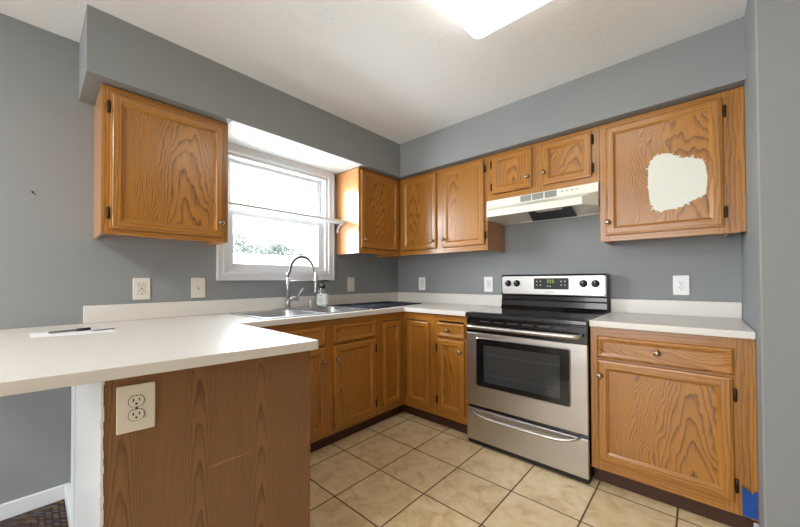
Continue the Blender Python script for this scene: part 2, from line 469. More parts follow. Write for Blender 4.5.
def drawer(parent, x0, x1, z0, z1, yf, kb=None, name='drawer_front'):
    w, h = x1-x0, z1-z0
    bm = NB()
    def loop(o, y): return [bm.verts.new((sx*(w/2-o), y, sz*(h/2-o))) for sx, sz in ((-1, -1), (1, -1), (1, 1), (-1, 1))]
    Ls = [loop(*p) for p in ((0, -0.0005), (0, -0.012), (0.004, -0.0165), (0.010, -0.0185), (0.014, -0.0185), (0.030, -0.0135), (0.031, -0.0120))]
    bm.faces.new(Ls[0])
    for p, q in zip(Ls, Ls[1:]):
        for i in range(4): bm.faces.new((p[i], p[(i+1) % 4], q[(i+1) % 4], q[i]))
    bm.faces.new(Ls[-1])
    d = obj(name, bm, M['oak_panel_h'], parent, loc=((x0+x1)/2, yf, (z0+z1)/2))
    if kb: knob(d, kb[0]-(x0+x1)/2, kb[1]-(z0+z1)/2, -0.012)
    return d

def face_frame(parent, xs, zs, yf, t=0.019):
    # xs: list of (x0,x1) stiles, full height; zs: list of (x0,x1,z0,z1) rails
    bm = NB()
    for x0, x1, z0, z1 in xs: add_box(bm, x0, x1, yf, yf+t, z0, z1, 0)
    for x0, x1, z0, z1 in zs: add_box(bm, x0, x1, yf+0.0003, yf+t, z0, z1, 1)
    return obj('face_frame', bm, [M['oak_v'], M['oak_h']], parent)
def carcass(parent, x0, x1, yb, yf, z0, z1, lift=0.02, top=True, left=True, right=True, name='carcass'):
    bm = NB(); t = 0.014
    if left: add_box(bm, x0, x0+t, yf, yb, z0, z1)
    if right: add_box(bm, x1-t, x1, yf, yb, z0, z1)
    add_box(bm, x0+t, x1-t, yf, yb, z0+lift, z0+lift+t)
    add_box(bm, x0+t, x1-t, yb-0.006, yb, z0+lift+t, z1)
    if top: add_box(bm, x0+t, x1-t, yf, yb, z1-t, z1)
    return obj(name, bm, M['oak_side'], parent)

YF = -0.311            # face of wall cabinet frames
def wall_cab(name, label, loc, rotz, w, z0=ZC, z1=ZT, stiles=(), lift=0.022):
    t = thing(name, label, 'cabinet', loc, rotz, 'oak wall cabinets')
    carcass(t, 0.0005, w-0.0005, -0.001, YF+0.019, z0, z1-0.0005, lift)
    st = [(a, b, z0, z1) for a, b in stiles]
    rails = []
    for (a, b), (c, d) in zip(stiles, stiles[1:]):
        rails += [(b, c, z0, z0+0.042), (b, c, z1-0.035, z1)]
    face_frame(t, st, rails, YF)
    return t

R90 = PI/2
# left of the window (local x = world y - y0)
y0 = -2.518; w = 0.594
c1 = wall_cab('wall_cabinet', 'single-door oak wall cabinet left of the window, hung on its own', (0, y0, 0), R90, w, stiles=((0, 0.045), (w-0.045, w)))
door(c1, 0.031, w-0.029, 1.405, 2.083, YF, 'l', (w-0.029-0.022, 1.492))
# right of the window
y0 = -0.846; w = 0.846+YF
c2 = wall_cab('wall_cabinet', 'narrow oak wall cabinet right of the window, with pale lit side', (0, y0, 0), R90, w, stiles=((0, 0.040), (w-0.035, w)))
door(c2, 0.018, w-0.040, 1.424, 2.096, YF, None, (0.018+0.030, 1.495))
# corner and left of the hood
c3 = wall_cab('wall_cabinet', 'two-door oak wall cabinet in the corner left of the range hood', (0, 0, 0), 0, X1, stiles=((-YF+0.001, 0.375), (0.735, 0.830), (1.190, X1)))
door(c3, 0.348, 0.749, 1.423, 2.098, YF, None, (0.714, 1.493))
door(c3, 0.816, 1.210, 1.421, 2.098, YF, 'r', (0.838, 1.493))
# above the hood
w = X2-X1
c4 = wall_cab('wall_cabinet', 'short two-door oak wall cabinet above the range hood', (X1, 0, 0), 0, w-0.001, z0=1.760, stiles=((0.001, 0.065), (w/2-0.050, w/2+0.050), (w-0.060, w-0.001)), lift=0.004)
door(c4, 0.044, 0.349, 1.806, 2.094, YF, 'l', (0.322, 1.882), hz=0.055)
door(c4, 0.421, 0.724, 1.802, 2.094, YF, 'r', (0.436, 1.886), hz=0.055)
# right of the hood
w = XR-X2
c5 = wall_cab('wall_cabinet', 'oak wall cabinet right of the hood with a white paint patch on its door', (X2, 0, 0), 0, 0.575, stiles=((0.001, 0.050), (0.535, 0.575)))
d5 = door(c5, 0.034, 0.557, 1.413, 2.086, YF, 'r', (0.047, 1.494))
obj('filler_strip', boxes((0.5755, w-0.022, YF+0.001, YF+0.02, ZC, ZT)), M['oak_v'], c5)
obj('scribe_moulding', boxes((w-0.022, w-0.0005, YF-0.008, YF+0.02, ZC+0.002, ZT)), M['oak_v'], c5, bevel=0.002)
PP = [(2.247,1.758),(2.251,1.796),(2.256,1.817),(2.278,1.85),(2.295,1.853),(2.325,1.854),(2.349,1.842),(2.374,1.831),(2.385,1.812),(2.413,1.81),(2.44,1.803),(2.481,1.783),(2.492,1.739),(2.497,1.692),(2.496,1.647),(2.493,1.615),(2.486,1.588),(2.445,1.57),(2.414,1.554),(2.39,1.537),(2.346,1.533),(2.304,1.525),(2.275,1.538),(2.253,1.586),(2.246,1.664)]
bm = NB(); pts = []
for i, p in enumerate(PP):
    q = PP[(i+1) % len(PP)]
    for k in range(6):
        a = k/6; x = p[0]+(q[0]-p[0])*a; z = p[1]+(q[1]-p[1])*a
        rag = 0.0045 if (z > 1.77 or z < 1.60) else 0.0015
        pts.append((x-X2-(0.034+0.557)/2+random.uniform(-rag, rag), z-(1.413+2.086)/2+random.uniform(-rag, rag)))
add_prism(bm, pts, -0.0096, -0.0087, 'y')
for k in range(26):                                                     # brush flecks around the ragged edge
    i = random.randrange(len(pts)); x, z = pts[i]; cxp, czp = 0.077, -0.06
    x += (x-cxp)*random.uniform(0.0, 0.05); z += (z-czp)*random.uniform(0.0, 0.06)
    s = random.uniform(0.002, 0.006)
    add_prism(bm, [(x+s*random.uniform(.6, 1.3)*math.cos(a), z+s*random.uniform(.5, 1)*math.sin(a)) for a in (0, 1, 2.1, 3.1, 4.2, 5.2)], -0.0094, -0.0087, 'y')
pp = obj('paint_patch', bm, M['patch'], d5); pp['label'] = 'rough white patch of paint on the oak panel'

# ------------------------------------------------------------------ base cabinets
BF, TK, BT = -0.608, -0.553, CT-CK-0.0005
def base_cab(name, label, loc, rotz, w, x0, stiles, rails, toe=(None, None), left=True, right=True):
    t = thing(name, label, 'cabinet', loc, rotz, 'oak base cabinets')
    carcass(t, x0, w-0.0005, -0.001, BF+0.019, 0.092, BT, 0.006, top=False, left=left, right=right)
    face_frame(t, [(a, b, 0.092, BT) for a, b in stiles], rails, BF)
    obj('toe_kick', boxes((x0 if toe[0] is None else toe[0], (w if toe[1] is None else toe[1])-0.0005, TK, TK+0.016, 0.0, 0.0915)), M['toe'], t)
    return t
def rails3(a, b, mid=True):
    r = [(a, b, 0.092, 0.158), (a, b, BT-0.05, BT)]
    if mid: r.append((a, b, 0.685, 0.720))
    return r
# sink base, along the window wall: world y from -1.85 to -0.905
y0 = -1.850; w = 0.945
def ly(y): return y-y0
b1 = base_cab('base_cabinet', 'two-door oak sink base cabinet under the kitchen sink', (0, y0, 0), R90, w, 0.0005, ((0, 0.045), (ly(-1.43), ly(-1.335)), (ly(-0.965), w)), rails3(0.045, ly(-1.43))+rails3(ly(-1.335), ly(-0.965)))
drawer(b1, ly(-1.805), ly(-1.417), 0.709, 0.831, BF, name='false_drawer_front')
drawer(b1, ly(-1.346), ly(-0.951), 0.709, 0.831, BF, name='false_drawer_front')
door(b1, ly(-1.805), ly(-1.417), 0.122, 0.697, BF, None, (ly(-1.440), 0.600))
door(b1, ly(-1.346), ly(-0.951), 0.122, 0.697, BF, 'r', (ly(-1.322), 0.600))
# corner cabinet: L-shaped carcass, two doors meeting in the corner
CE = 0.930
b2 = thing('corner_base_cabinet', 'L-shaped oak corner base cabinet with two full-height doors meeting in the corner', 'cabinet', (0, 0, 0), 0, 'oak base cabinets')
bm = NB()
add_box(bm, 0.001, 0.589, -0.9045, -0.8905, 0.092, BT); add_box(bm, CE-0.0145, CE-0.0005, -0.589, -0.001, 0.092, BT)
add_prism(bm, [(0.001, -0.8905), (0.589, -0.8905), (0.589, -0.589), (CE-0.0145, -0.589), (CE-0.0145, -0.001), (0.001, -0.001)], 0.098, 0.112)
obj('carcass', bm, M['oak_side'], b2)
cf = obj('face_frame', boxes((0.0, 0.045, -0.0, 0.019, 0.092, BT), (0.253, 0.297, 0.0, 0.019, 0.092, BT), (0.045, 0.253, 0.0003, 0.019, 0.092, 0.158), (0.045, 0.253, 0.0003, 0.019, BT-0.062, BT)), M['oak_v'], b2, loc=(0.608, -0.905, 0), rotz=R90)
cf2 = obj('face_frame', boxes((0.0, 0.020, 0.0, 0.019, 0.092, BT), (0.260, CE-0.6085, 0.0, 0.019, 0.092, BT), (0.020, 0.260, 0.0003, 0.019, 0.092, 0.158), (0.020, 0.260, 0.0003, 0.019, BT-0.062, BT)), M['oak_v'], b2, loc=(0.608, -0.608, 0))
dA = door(b2, 0.0, 0.214, 0.142, 0.812, 0); dA.location = (0.608, -0.866+0.107, 0.477); dA.rotation_euler = (0, 0, R90)
dB = door(b2, 0.0, 0.236, 0.142, 0.812, 0); dB.location = (0.650+0.118, -0.608, 0.477)
obj('toe_kick', boxes((TK*-1-0.016, -TK, -0.905, TK, 0, 0.0915), (-TK-0.016, CE-0.0005, TK, TK+0.016, 0, 0.0915)), M['toe'], b2)
# drawer base left of the range
w = X1-CE
b3 = base_cab('base_cabinet', 'narrow oak base cabinet with one drawer left of the range', (CE, 0, 0), 0, w, 0.0005, ((0, 0.045), (w-0.045, w-0.001)), rails3(0.045, w-0.045))
drawer(b3, 0.031, w-0.033, 0.709, 0.818, BF, (w/2-0.018, 0.760))
door(b3, 0.033, w-0.035, 0.145, 0.694, BF, 'l', (w-0.060, 0.614))
# right of the range
w = 0.585
b4 = base_cab('base_cabinet', 'wide oak base cabinet with drawer and door right of the range', (X2+0.002, 0, 0), 0, w, 0.0005, ((0, 0.050), (w-0.050, w)), rails3(0.050, w-0.050), toe=(None, XR-X2-0.003))
drawer(b4, 0.034, 0.566, 0.712, 0.830, BF, (0.297, 0.772))
door(b4, 0.034, 0.562, 0.148, 0.699, BF, 'r', (0.050, 0.616))
obj('filler_strip', boxes((w+0.0005, XR-X2-0.024, BF+0.001, BF+0.02, 0.0925, BT)), M['oak_v'], b4)
obj('scribe_moulding', boxes((XR-X2-0.024, XR-X2-0.0025, BF-0.008, BF+0.02, 0.0925, BT)), M['oak_v'], b4, bevel=0.002)

# ------------------------------------------------------------------ peninsula cabinet
pen = thing('peninsula_cabinet', 'peninsula cabinet with brown wood end panel and white back, nearest the camera', 'cabinet')
e0, e1 = (1.262, -2.612), (1.343, -2.010)         # end panel line in plan
obj('carcass', (lambda b: (add_prism(b, [(0.62, -2.590), (1.246, -2.590), (1.320, -2.014), (0.62, -2.014)], 0.10, BT), b)[1])(NB()), M['oak_side'], pen)
obj('toe_kick', (lambda b: (add_prism(b, [(0.62, -2.585), (1.246, -2.585), (1.305, -2.06), (0.62, -2.06)], 0.0, 0.0995), b)[1])(NB()), M['toe'], pen)
d = Vector((e1[0]-e0[0], e1[1]-e0[1])); L = d.length; ang = math.atan2(d.y, d.x)
ep = obj('end_panel', boxes((0, 0.018, 0, L, 0, BT)), M['oak_laminate'], pen, loc=(e0[0], e0[1], 0), rotz=ang-PI/2)
ep.location = (e0[0]-0.018*math.sin(ang), e0[1]+0.018*math.cos(ang), 0)
ep['label'] = 'brown wood-grain end panel with a pale scratch'
bm = NB()
vs = [bm.verts.new(p) for p in ((0.0186, 0.260, 0.5435), (0.0186, 0.330, 0.5475), (0.0186, 0.400, 0.5495), (0.0186, 0.330, 0.5500), (0.0184, 0.260, 0.5450))]
bm.faces.new(vs)
sc_ = obj('scratch', bm, plain('pale_scratch', srgb(176, 132, 92), 0.6), ep)
bp = obj('back_panel', boxes((0.50, 1.245, -2.6140, -2.5905, 0, BT), (0.002, 0.50, -2.600, -2.5905, 0, BT)), M['white_trim'], pen, bevel=0.003)
bp['label'] = 'white painted back panel'
obj('back_baseboard', boxes((0.014, 0.4995, -2.6225, -2.6005, 0, 0.083)), M['white_trim'], pen, bevel=0.003)
obj('batten', boxes((0.440, 0.4995, -2.622, -2.6005, 0.0835, BT)), M['white_trim'], pen, bevel=0.002)
# ragged white caulk line along the panel edge
bm = NB()
for k in range(44):
    z = 0.02*k; add_box(bm, -0.0005, random.uniform(0.0006, 0.0020), -0.003-0.002*random.random(), 0.001+0.003*random.random(), z, z+0.0199)
obj('caulk_line', bm, M['white_trim'], ep, loc=(0.0185, 0.0, 0))

# ------------------------------------------------------------------ countertops
def fill_plate(bm, outer, holes, z0, z1):
    edges = []
    for lp in [outer]+holes:
        vs = [bm.verts.new((x, y, z1)) for x, y in lp]
        edges += [bm.edges.new((vs[i], vs[(i+1) % len(vs)])) for i in range(len(vs))]
    r = bmesh.ops.triangle_fill(bm, use_beauty=True, use_dissolve=False, edges=edges)
    fs = [g for g in r['geom'] if isinstance(g, bmesh.types.BMFace)]
    ex = bmesh.ops.extrude_face_region(bm, geom=fs)
    for v in [g for g in ex['geom'] if isinstance(g, bmesh.types.BMVert)]: v.co.z = z0
ctp = thing('countertop', 'off-white laminate countertop running from peninsula past sink to the range', 'countertop')
def endx(y): return 1.392+0.130*(y+2.0)
ex_a = [(endx(-2.018), -2.018), (endx(-2.010)-0.001, -2.007), (endx(-2.003)-0.006, -2.000), (endx(-1.998)-0.016, -1.997)]
outer = [(0.001, -3.05), (endx(-3.05), -3.05)]+ex_a+[(0.70, -1.990), (0.640, -1.988), (0.640, -0.640), (X1-0.004, -0.640), (X1-0.004, -0.001), (0.001, -0.001)]
sy0, sy1, sx0, sx1 = -1.825, -0.965, 0.050, 0.590
hole = [(sx0+0.02, sy0+0.02), (sx0+0.02, sy1-0.02), (sx1-0.02, sy1-0.02), (sx1-0.02, sy0+0.02)]
bm = NB(); fill_plate(bm, outer, [hole], CT-CK, CT)
obj('counter_slab', bm, M['laminate'], ctp, bevel=0.004, seg=3)
BSZ = 1.010
obj('backsplash', boxes((0.001, 0.021, -2.556, -0.0215, CT+0.0003, BSZ), (0.001, X1-0.004, -0.021, -0.001, CT+0.0003, BSZ)), M['laminate'], ctp, bevel=0.003)
cr = thing('countertop', 'short off-white countertop between the range and the side wall', 'countertop')
obj('counter_slab', boxes((X2+0.003, XR-0.002, -0.640, -0.001, CT-CK, CT)), M['laminate'], cr, bevel=0.004, seg=3)
obj('backsplash', boxes((X2+0.003, XR-0.002, -0.021, -0.001, CT+0.0003, BSZ-0.003)), M['laminate'], cr, bevel=0.003)

# ------------------------------------------------------------------ sink
sk = thing('kitchen_sink', 'stainless double-bowl drop-in sink below the window', 'sink')
bowls = [(0.135, 0.555, -1.790, -1.415), (0.135, 0.555, -1.375, -1.000)]
bm = NB()
fill_plate(bm, rrect(sx0, sx1, sy0, sy1, 0.03), [list(reversed(rrect(a, b, c, d_, 0.06))) for a, b, c, d_ in bowls], CT+0.0005, CT+0.006)
obj('rim', bm, M['sink'], sk, bevel=0.0025)
for a, b, c, d_ in bowls:
    bm = NB()
    zs = [(CT+0.002, 0.0, 0.06), (CT-0.015, 0.004, 0.06), (CT-0.150, 0.014, 0.06), (CT-0.172, 0.030, 0.06), (CT-0.180, 0.06, 0.06)]
    rings = [[bm.verts.new((x, y, z)) for x, y in rrect(a+i, b-i, c+i, d_-i, r)] for z, i, r in zs]
    for p, q in zip(rings, rings[1:]):
        for k in range(len(p)):
            f = bm.faces.new((p[k], p[(k+1) % len(p)], q[(k+1) % len(q)], q[k])); f.smooth = True
    bm.faces.new(rings[-1])
    bs = obj('bowl', bm, M['sink'], sk)
    bm = NB(); add_lathe(bm, [(0.0, 0.001), (0.03, 0.001), (0.036, 0.003), (0.042, 0.003), (0.044, 0.0005)], ((a+b)/2, (c+d_)/2, CT-0.180))
    obj('drain', bm, M['steel_dark'], bs)

# ------------------------------------------------------------------ faucet
DZ = CT+0.006
fx, fy = 0.090, -1.387
fc = thing('kitchen_faucet', 'tall spring-neck steel faucet arching over the sink', 'faucet', (fx, fy, DZ))
bm = NB()
add_lathe(bm, [(0.0, 0.0), (0.030, 0.0), (0.029, 0.006), (0.024, 0.010), (0.0, 0.010)])
pl = [(0.03*math.cos(a)*1.0, 0.125*math.sin(a)) for a in [2*PI*k/24 for k in range(24)]]
add_prism(bm, pl, 0.0, 0.005)
obj('base', bm, M['chrome'], fc, bevel=0.001)
bm = NB(); add_tube(bm, [(0, 0, 0.008), (0, 0, 0.085)], 0.019, 18); add_tube(bm, [(0, 0, 0.085), (0, 0, 0.245)], 0.0145, 16); add_tube(bm, [(0, 0, 0.245), (0, 0, 0.285)], 0.0125, 14)
obj('column', bm, M['chrome'], fc)
bm = NB()
bm_l = []
pts = []
for k in range(70):
    a = PI-PI*k/69
    pts.append((0.015+0.015*math.cos(a)*-1, 0.118+0.118*math.cos(a), 0.285+0.128*math.sin(a)))
pts = [(0, 0, 0.275)]+pts+[(0.03, 0.236, 0.262)]
add_tube(bm, pts, 0.0070, 10)
hel = []
P = [Vector(p) for p in pts]
N = 620
for k in range(N):
    s = k/(N-1)*(len(P)-1); i = min(int(s), len(P)-2); p = P[i].lerp(P[i+1], s-i)
    tdir = (P[i+1]-P[i]).normalized(); n = Vector((1, 0, 0)); n = (n-tdir*n.dot(tdir)).normalized(); b = tdir.cross(n)
    a = 2*PI*k/12.0
    hel.append(p+(n*math.cos(a)+b*math.sin(a))*0.0092)
add_tube(bm, hel, 0.0023, 5)
obj('spring_neck', bm, M['spring'], fc)
bm = NB(); add_tube(bm, [(0.03, 0.236, 0.290), (0.03, 0.236, 0.270), (0.03, 0.236, 0.265), (0.03, 0.236, 0.150), (0.03, 0.236, 0.135), (0.03, 0.236, 0.115)], [0.010, 0.010, 0.0145, 0.0145, 0.018, 0.019], 16)
obj('spray_head', bm, M['chrome'], fc)
bm = NB(); add_tube(bm, [(0.006, 0.010, 0.218), (0.027, 0.222, 0.218)], 0.0045, 8); add_tube(bm, [(0.03, 0.236, 0.210), (0.03, 0.236, 0.226)], 0.0175, 16)
obj('dock_arm', bm, M['chrome'], fc)
hd = NB(); add_tube(hd, [(0.004, 0.010, 0.082), (0.022, 0.078, 0.080)], 0.018, 16); add_tube(hd, [(0.020, 0.070, 0.081), (0.022, 0.078, 0.080), (0.0235, 0.083, 0.0798)], [0.0215, 0.0215, 0.017], 16)
hn = obj('handle', hd, M['chrome'], fc)
bm = NB(); add_tube(bm, [(0.024, 0.070, 0.092), (0.030, 0.095, 0.130), (0.036, 0.118, 0.160)], [0.006, 0.0065, 0.0055], 10)
obj('lever', bm, M['chrome'], hn)

ag = NB(); add_lathe(ag, [(0.0, 0.0), (0.021, 0.0), (0.021, 0.004), (0.017, 0.006), (0.017, 0.052), (0.014, 0.058), (0.0, 0.060)])
tag(obj('air_gap_cap', ag, M['chrome'], loc=(0.088, -1.180, DZ)), 'small chrome cylinder cap on the sink deck beside the soap bottle', 'sink fitting')

# ------------------------------------------------------------------ soap bottle
sb = thing('soap_bottle', 'clear soap bottle with white label and black pump beside the faucet', 'bottle', (0.112, -1.078, DZ))
sb.scale = (1.25, 1.25, 1.13)
bm = NB(); add_lathe(bm, [(0.0, 0.0), (0.036, 0.0), (0.039, 0.004), (0.039, 0.108), (0.036, 0.120), (0.020, 0.134), (0.016, 0.138), (0.0, 0.138)], seg=28)
obj('body', bm, M['clear'], sb)
bm = NB(); add_lathe(bm, [(0.0, 0.003), (0.0365, 0.003), (0.0365, 0.100), (0.0, 0.100)], seg=28)
obj('soap', bm, plain('pale_liquid_soap', srgb(214, 222, 220), 0.25), sb)
bm = NB()
n = 22
for k in range(n):
    a0_ = math.radians(-110+175*k/n); a1_ = math.radians(-110+175*(k+1)/n); r = 0.0396
    bm.faces.new([bm.verts.new((r*math.cos(a), r*math.sin(a), z)) for a, z in ((a0_, 0.018), (a1_, 0.018), (a1_, 0.098), (a0_, 0.098))])
lb = obj('label', bm, plain('white_label', srgb(228, 232, 230), 0.5), sb)
bm = NB()
for row, (zz, aa0, aa1, hh) in enumerate(((0.078, -62, -48, 0.012), (0.060, -78, -30, 0.004), (0.050, -74, -36, 0.003), (0.040, -70, -40, 0.003), (0.030, -76, -34, 0.002))):
    m_ = 8
    for k in range(m_):
        a0_ = math.radians(aa0+(aa1-aa0)*k/m_); a1_ = math.radians(aa0+(aa1-aa0)*(k+0.75)/m_); r = 0.0399
        bm.faces.new([bm.verts.new((r*math.cos(a), r*math.sin(a), z)) for a, z in ((a0_, zz), (a1_, zz), (a1_, zz+hh), (a0_, zz+hh))])
obj('label_print', bm, plain('grey_label_print', srgb(96, 104, 112), 0.6), lb)
bm = NB()
add_lathe(bm, [(0.0, 0.1382), (0.018, 0.1382), (0.018, 0.158), (0.010, 0.164), (0.006, 0.166), (0.006, 0.190), (0.011, 0.191), (0.011, 0.200), (0.0, 0.202)], seg=18)
add_tube(bm, [(0.0, 0, 0.196), (0.016, 0.022, 0.197), (0.024, 0.032, 0.190)], [0.006, 0.005, 0.004], 10)
obj('pump', bm, M['black_matte'], sb)

# ------------------------------------------------------------------ drying mat in the corner
bm = NB()
zt = 0.006
poly = [(0.030, -0.955), (0.030, -0.200), (0.505, -0.225), (0.520, -0.520), (0.545, -0.700), (0.585, -0.940)]
add_prism(bm, poly, 0, zt)
mt = tag(obj('drying_mat', bm, M['mat'], loc=(0, 0, CT+0.0006), bevel=0.002), 'dark navy dish-drying mat lying in the counter corner right of the sink', 'mat')
bm = NB()
for k in range(12):
    y = -0.90+0.055*k; xe = 0.56 if y < -0.72 else 0.49
    add_tube(bm, [(0.05, y, zt+0.001), (xe, y, zt+0.001)], 0.004, 6)
obj('ribs', bm, M['mat'], mt)

# ------------------------------------------------------------------ things on the peninsula
bm = NB(); add_prism(bm, [(0.309, -2.752), (0.468, -2.746), (0.515, -2.479), (0.334, -2.503)], 0, 0.0008)
tag(obj('paper_sheet', bm, M['paper'], loc=(0, 0, CT+0.0003)), 'white sheet of paper lying on the peninsula near the wall', 'paper')
zp = CT+0.0012
mk = thing('marker_pen', 'grey marker pen with black cap lying on the white paper', 'pen', (0.40, -2.69, zp))
dirv = (Vector((0.372, -2.560, 0))-Vector((0.392, -2.690, 0))).normalized(); ln = 0.13
def along(s, z): return (dirv.x*s, dirv.y*s, z)
bm = NB(); add_tube(bm, [along(-0.006, 0.007), along(0.0, 0.007), along(0.085, 0.007)], [0.003, 0.0045, 0.0045], 12); obj('barrel', bm, M['grey_metal'], mk)
bm = NB(); add_tube(bm, [along(0.0852, 0.008), along(0.127, 0.008), along(0.133, 0.008)], [0.0068, 0.0068, 0.005], 12); obj('cap', bm, M['black_matte'], mk)
bm = NB()
add_prism(bm, [(-0.014, 0.0), (0.012, 0.006), (0.022, 0.045), (0.008, 0.078), (0.0, 0.090), (-0.012, 0.045)], 0, 0.004)
tag(obj('folding_knife', bm, plain('grey_tool', srgb(126, 128, 122), 0.5, 0.3), loc=(0.412, -2.560, zp), rotz=math.radians(12), bevel=0.0015), 'thin grey pointed tool lying on the white paper right of the marker', 'tool')

# ------------------------------------------------------------------ range
rg = thing('range', 'freestanding stainless steel electric range with black glass cooktop', 'stove', (X1, 0, 0))
RW = X2-X1-0.006; r0 = 0.003; r1 = r0+RW       # local x
obj('body', boxes((r0+0.002, r1-0.002, -0.628, -0.02, 0.030, 0.876)), M['black'], rg)
obj('base_skirt', boxes((r0+0.004, r1-0.004, -0.640, -0.04, 0.0, 0.0295)), M['black_matte'], rg)
bm = NB()
add_prism(bm, [(-0.668, 0.888), (-0.664, 0.880), (-0.64, 0.877), (-0.030, 0.877), (-0.030, 0.914), (-0.655, 0.914), (-0.666, 0.906)], r0-0.001, r1+0.001, 'x')
ck = obj('cooktop', bm, M['black'], rg, bevel=0.003)
obj('glass_surface', boxes((r0+0.018, r1-0.018, -0.625, -0.100, 0.9143, 0.9165)), M['glass_top'], ck, bevel=0.001)
ringm = plain('dark_grey_ring', srgb(30, 31, 34), 0.25)
for bx, by, br in ((0.19, -0.50, 0.105), (0.57, -0.50, 0.085), (0.19, -0.23, 0.085), (0.57, -0.23, 0.105)):
    for rr in (br, br*0.62):
        bm = NB()
        for k in range(48):
            a = 2*PI*k/48; b = 2*PI*(k+1)/48
            bm.faces.new([bm.verts.new((bx+q*math.cos(c), by+q*math.sin(c), 0.9168)) for q, c in ((rr, a), (rr, b), (rr-0.0015, b), (rr-0.0015, a))])
        obj('burner_ring', bm, ringm, ck)
# back guard
bm = NB()
add_prism(bm, [(-0.105, 0.9145), (-0.020, 0.9145), (-0.012, 1.175), (-0.020, 1.182), (-0.072, 1.182), (-0.080, 1.174), (-0.084, 1.022), (-0.078, 1.012), (-0.078, 0.985), (-0.085, 0.975), (-0.088, 0.935)], r0+0.002, r1-0.002, 'x')
bg_ = obj('backguard', bm, M['black'], rg, bevel=0.004)
bm = NB(); add_prism(bm, rrect(r0+0.010, r1-0.010, 1.026, 1.170, 0.018), -0.0885, -0.080, 'y')
cp = obj('control_panel', bm, M['steel'], bg_, bevel=0.003)
bm = NB(); add_prism(bm, rrect(0.273, 0.522, 1.068, 1.152, 0.008), -0.0905, -0.0886, 'y')
dp = obj('display', bm, M['black_matte'], bg_)
bmd = NB()
for x in (0.372, 0.390, 0.408):                                    # seven-segment style bars
    for (a, b, c, e) in ((0, .010, 1.138, 1.141), (0, .010, 1.127, 1.130), (0, .010, 1.116, 1.119), (0, .0025, 1.116, 1.141), (.0075, .010, 1.116, 1.141)):
        add_box(bmd, x+a, x+b, -0.0912, -0.0906, c, e)
obj('clock_digits', bmd, M['green_led'], dp)
for bx, bz in [(a, b) for a in (0.296, 0.322, 0.470, 0.496) for b in (1.100, 1.128)]+[(0.375, 1.091), (0.392, 1.091)]:
    bm = NB(); add_prism(bm, rrect(bx-0.0045, bx+0.0045, bz-0.004, bz+0.004, 0.003), -0.0911, -0.0906, 'y')
    obj('button', bm, M['print'], dp)
obj('badge', boxes((0.352, 0.424, -0.0892, -0.0886, 1.044, 1.049)), plain('grey_badge', srgb(120, 118, 116), 0.4, 0.6), bg_)
for kx in (0.066, 0.138, 0.617, 0.692):
    bm = NB(); add_lathe(bm, [(0.0, 0.0), (0.026, 0.0), (0.026, 0.004), (0.021, 0.006), (0.0195, 0.022), (0.017, 0.024), (0.0, 0.024)], axis='y', seg=24)
    add_box(bm, -0.0045, 0.0045, -0.031, -0.022, -0.019, 0.019)
    kn = obj('knob', bm, M['black_matte'], bg_, loc=(kx, -0.0886, 1.112))
    obj('pointer', boxes((-0.0012, 0.0012, -0.0318, -0.0312, 0.004, 0.018)), M['white_plastic'], kn)
# oven door
yd = -0.652
od = obj('oven_door', boxes((r0, r1, yd, -0.629, 0.272, 0.775)), M['steel'], rg, bevel=0.004)
bm = NB(); add_prism(bm, rrect(0.083, 0.671, 0.413, 0.738, 0.012), yd-0.0022, yd-0.0002, 'y')
wf = obj('window_border', bm, M['black'], od)
bm = NB(); o_ = rrect(0.0765, 0.6775, 0.4065, 0.7445, 0.016); i_ = rrect(0.083, 0.671, 0.413, 0.738, 0.012)
for k in range(len(o_)):
    k2 = (k+1) % len(o_)
    bm.faces.new([bm.verts.new((p[0], y, p[1])) for p, y in ((o_[k], yd-0.0003), (o_[k2], yd-0.0003), (i_[k2], yd-0.004), (i_[k], yd-0.004))])
obj('window_bead', bm, M['chrome'], od)
obj('window_glass', boxes((0.136, 0.620, yd-0.0034, yd-0.0023, 0.446, 0.696)), M['oven_glass'], od)
bm = NB()
for zr in (0.50, 0.635): add_box(bm, 0.140, 0.616, yd-0.0040, yd-0.0035, zr, zr+0.0025)
obj('rack_lines', bm, plain('dim_rack_line', srgb(66, 68, 68), 0.3), od)
ob = obj('door_top', boxes((r0, r1, yd+0.004, -0.629, 0.7755, 0.872)), M['black'], od, bevel=0.003)
bm = NB()
for k in range(6):
    x = 0.11+k*0.096; add_box(bm, x, x+0.07, yd-0.0005, yd+0.0035, 0.853, 0.861)
obj('vent_slots', bm, plain('dark_vent', srgb(54, 56, 60), 0.35), ob)
bm = NB()
hp = []
for k in range(21):
    s = k/20; hp.append((0.045+s*0.675, -0.692-0.008*math.sin(PI*s), 0.820))
add_tube(bm, [(0.034, -0.664, 0.824), (0.037, -0.684, 0.822)]+hp+[(0.728, -0.684, 0.822), (0.731, -0.664, 0.824)], [0.012]*2+[0.0145]*21+[0.012]*2, 14)
add_tube(bm, [(0.036, -0.640, 0.824), (0.036, -0.680, 0.823)], 0.012, 12); add_tube(bm, [(0.729, -0.640, 0.824), (0.729, -0.680, 0.823)], 0.012, 12)
obj('handle', bm, M['steel'], od)
# storage drawer
dr = obj('storage_drawer', boxes((r0, r1, yd, -0.629, 0.0305, 0.250)), M['steel'], rg, bevel=0.004)
bm = NB(); hp = []
for k in range(25):
    s = k/24; e = 1-(2*s-1)**6
    hp.append((0.040+s*0.682, yd-0.004-0.034*e, 0.238-0.030*e+0.012*(s)))
add_tube(bm, hp, [0.006+0.0065*(1-(2*k/24-1)**4) for k in range(25)], 14)
obj('handle', bm, M['steel'], dr)

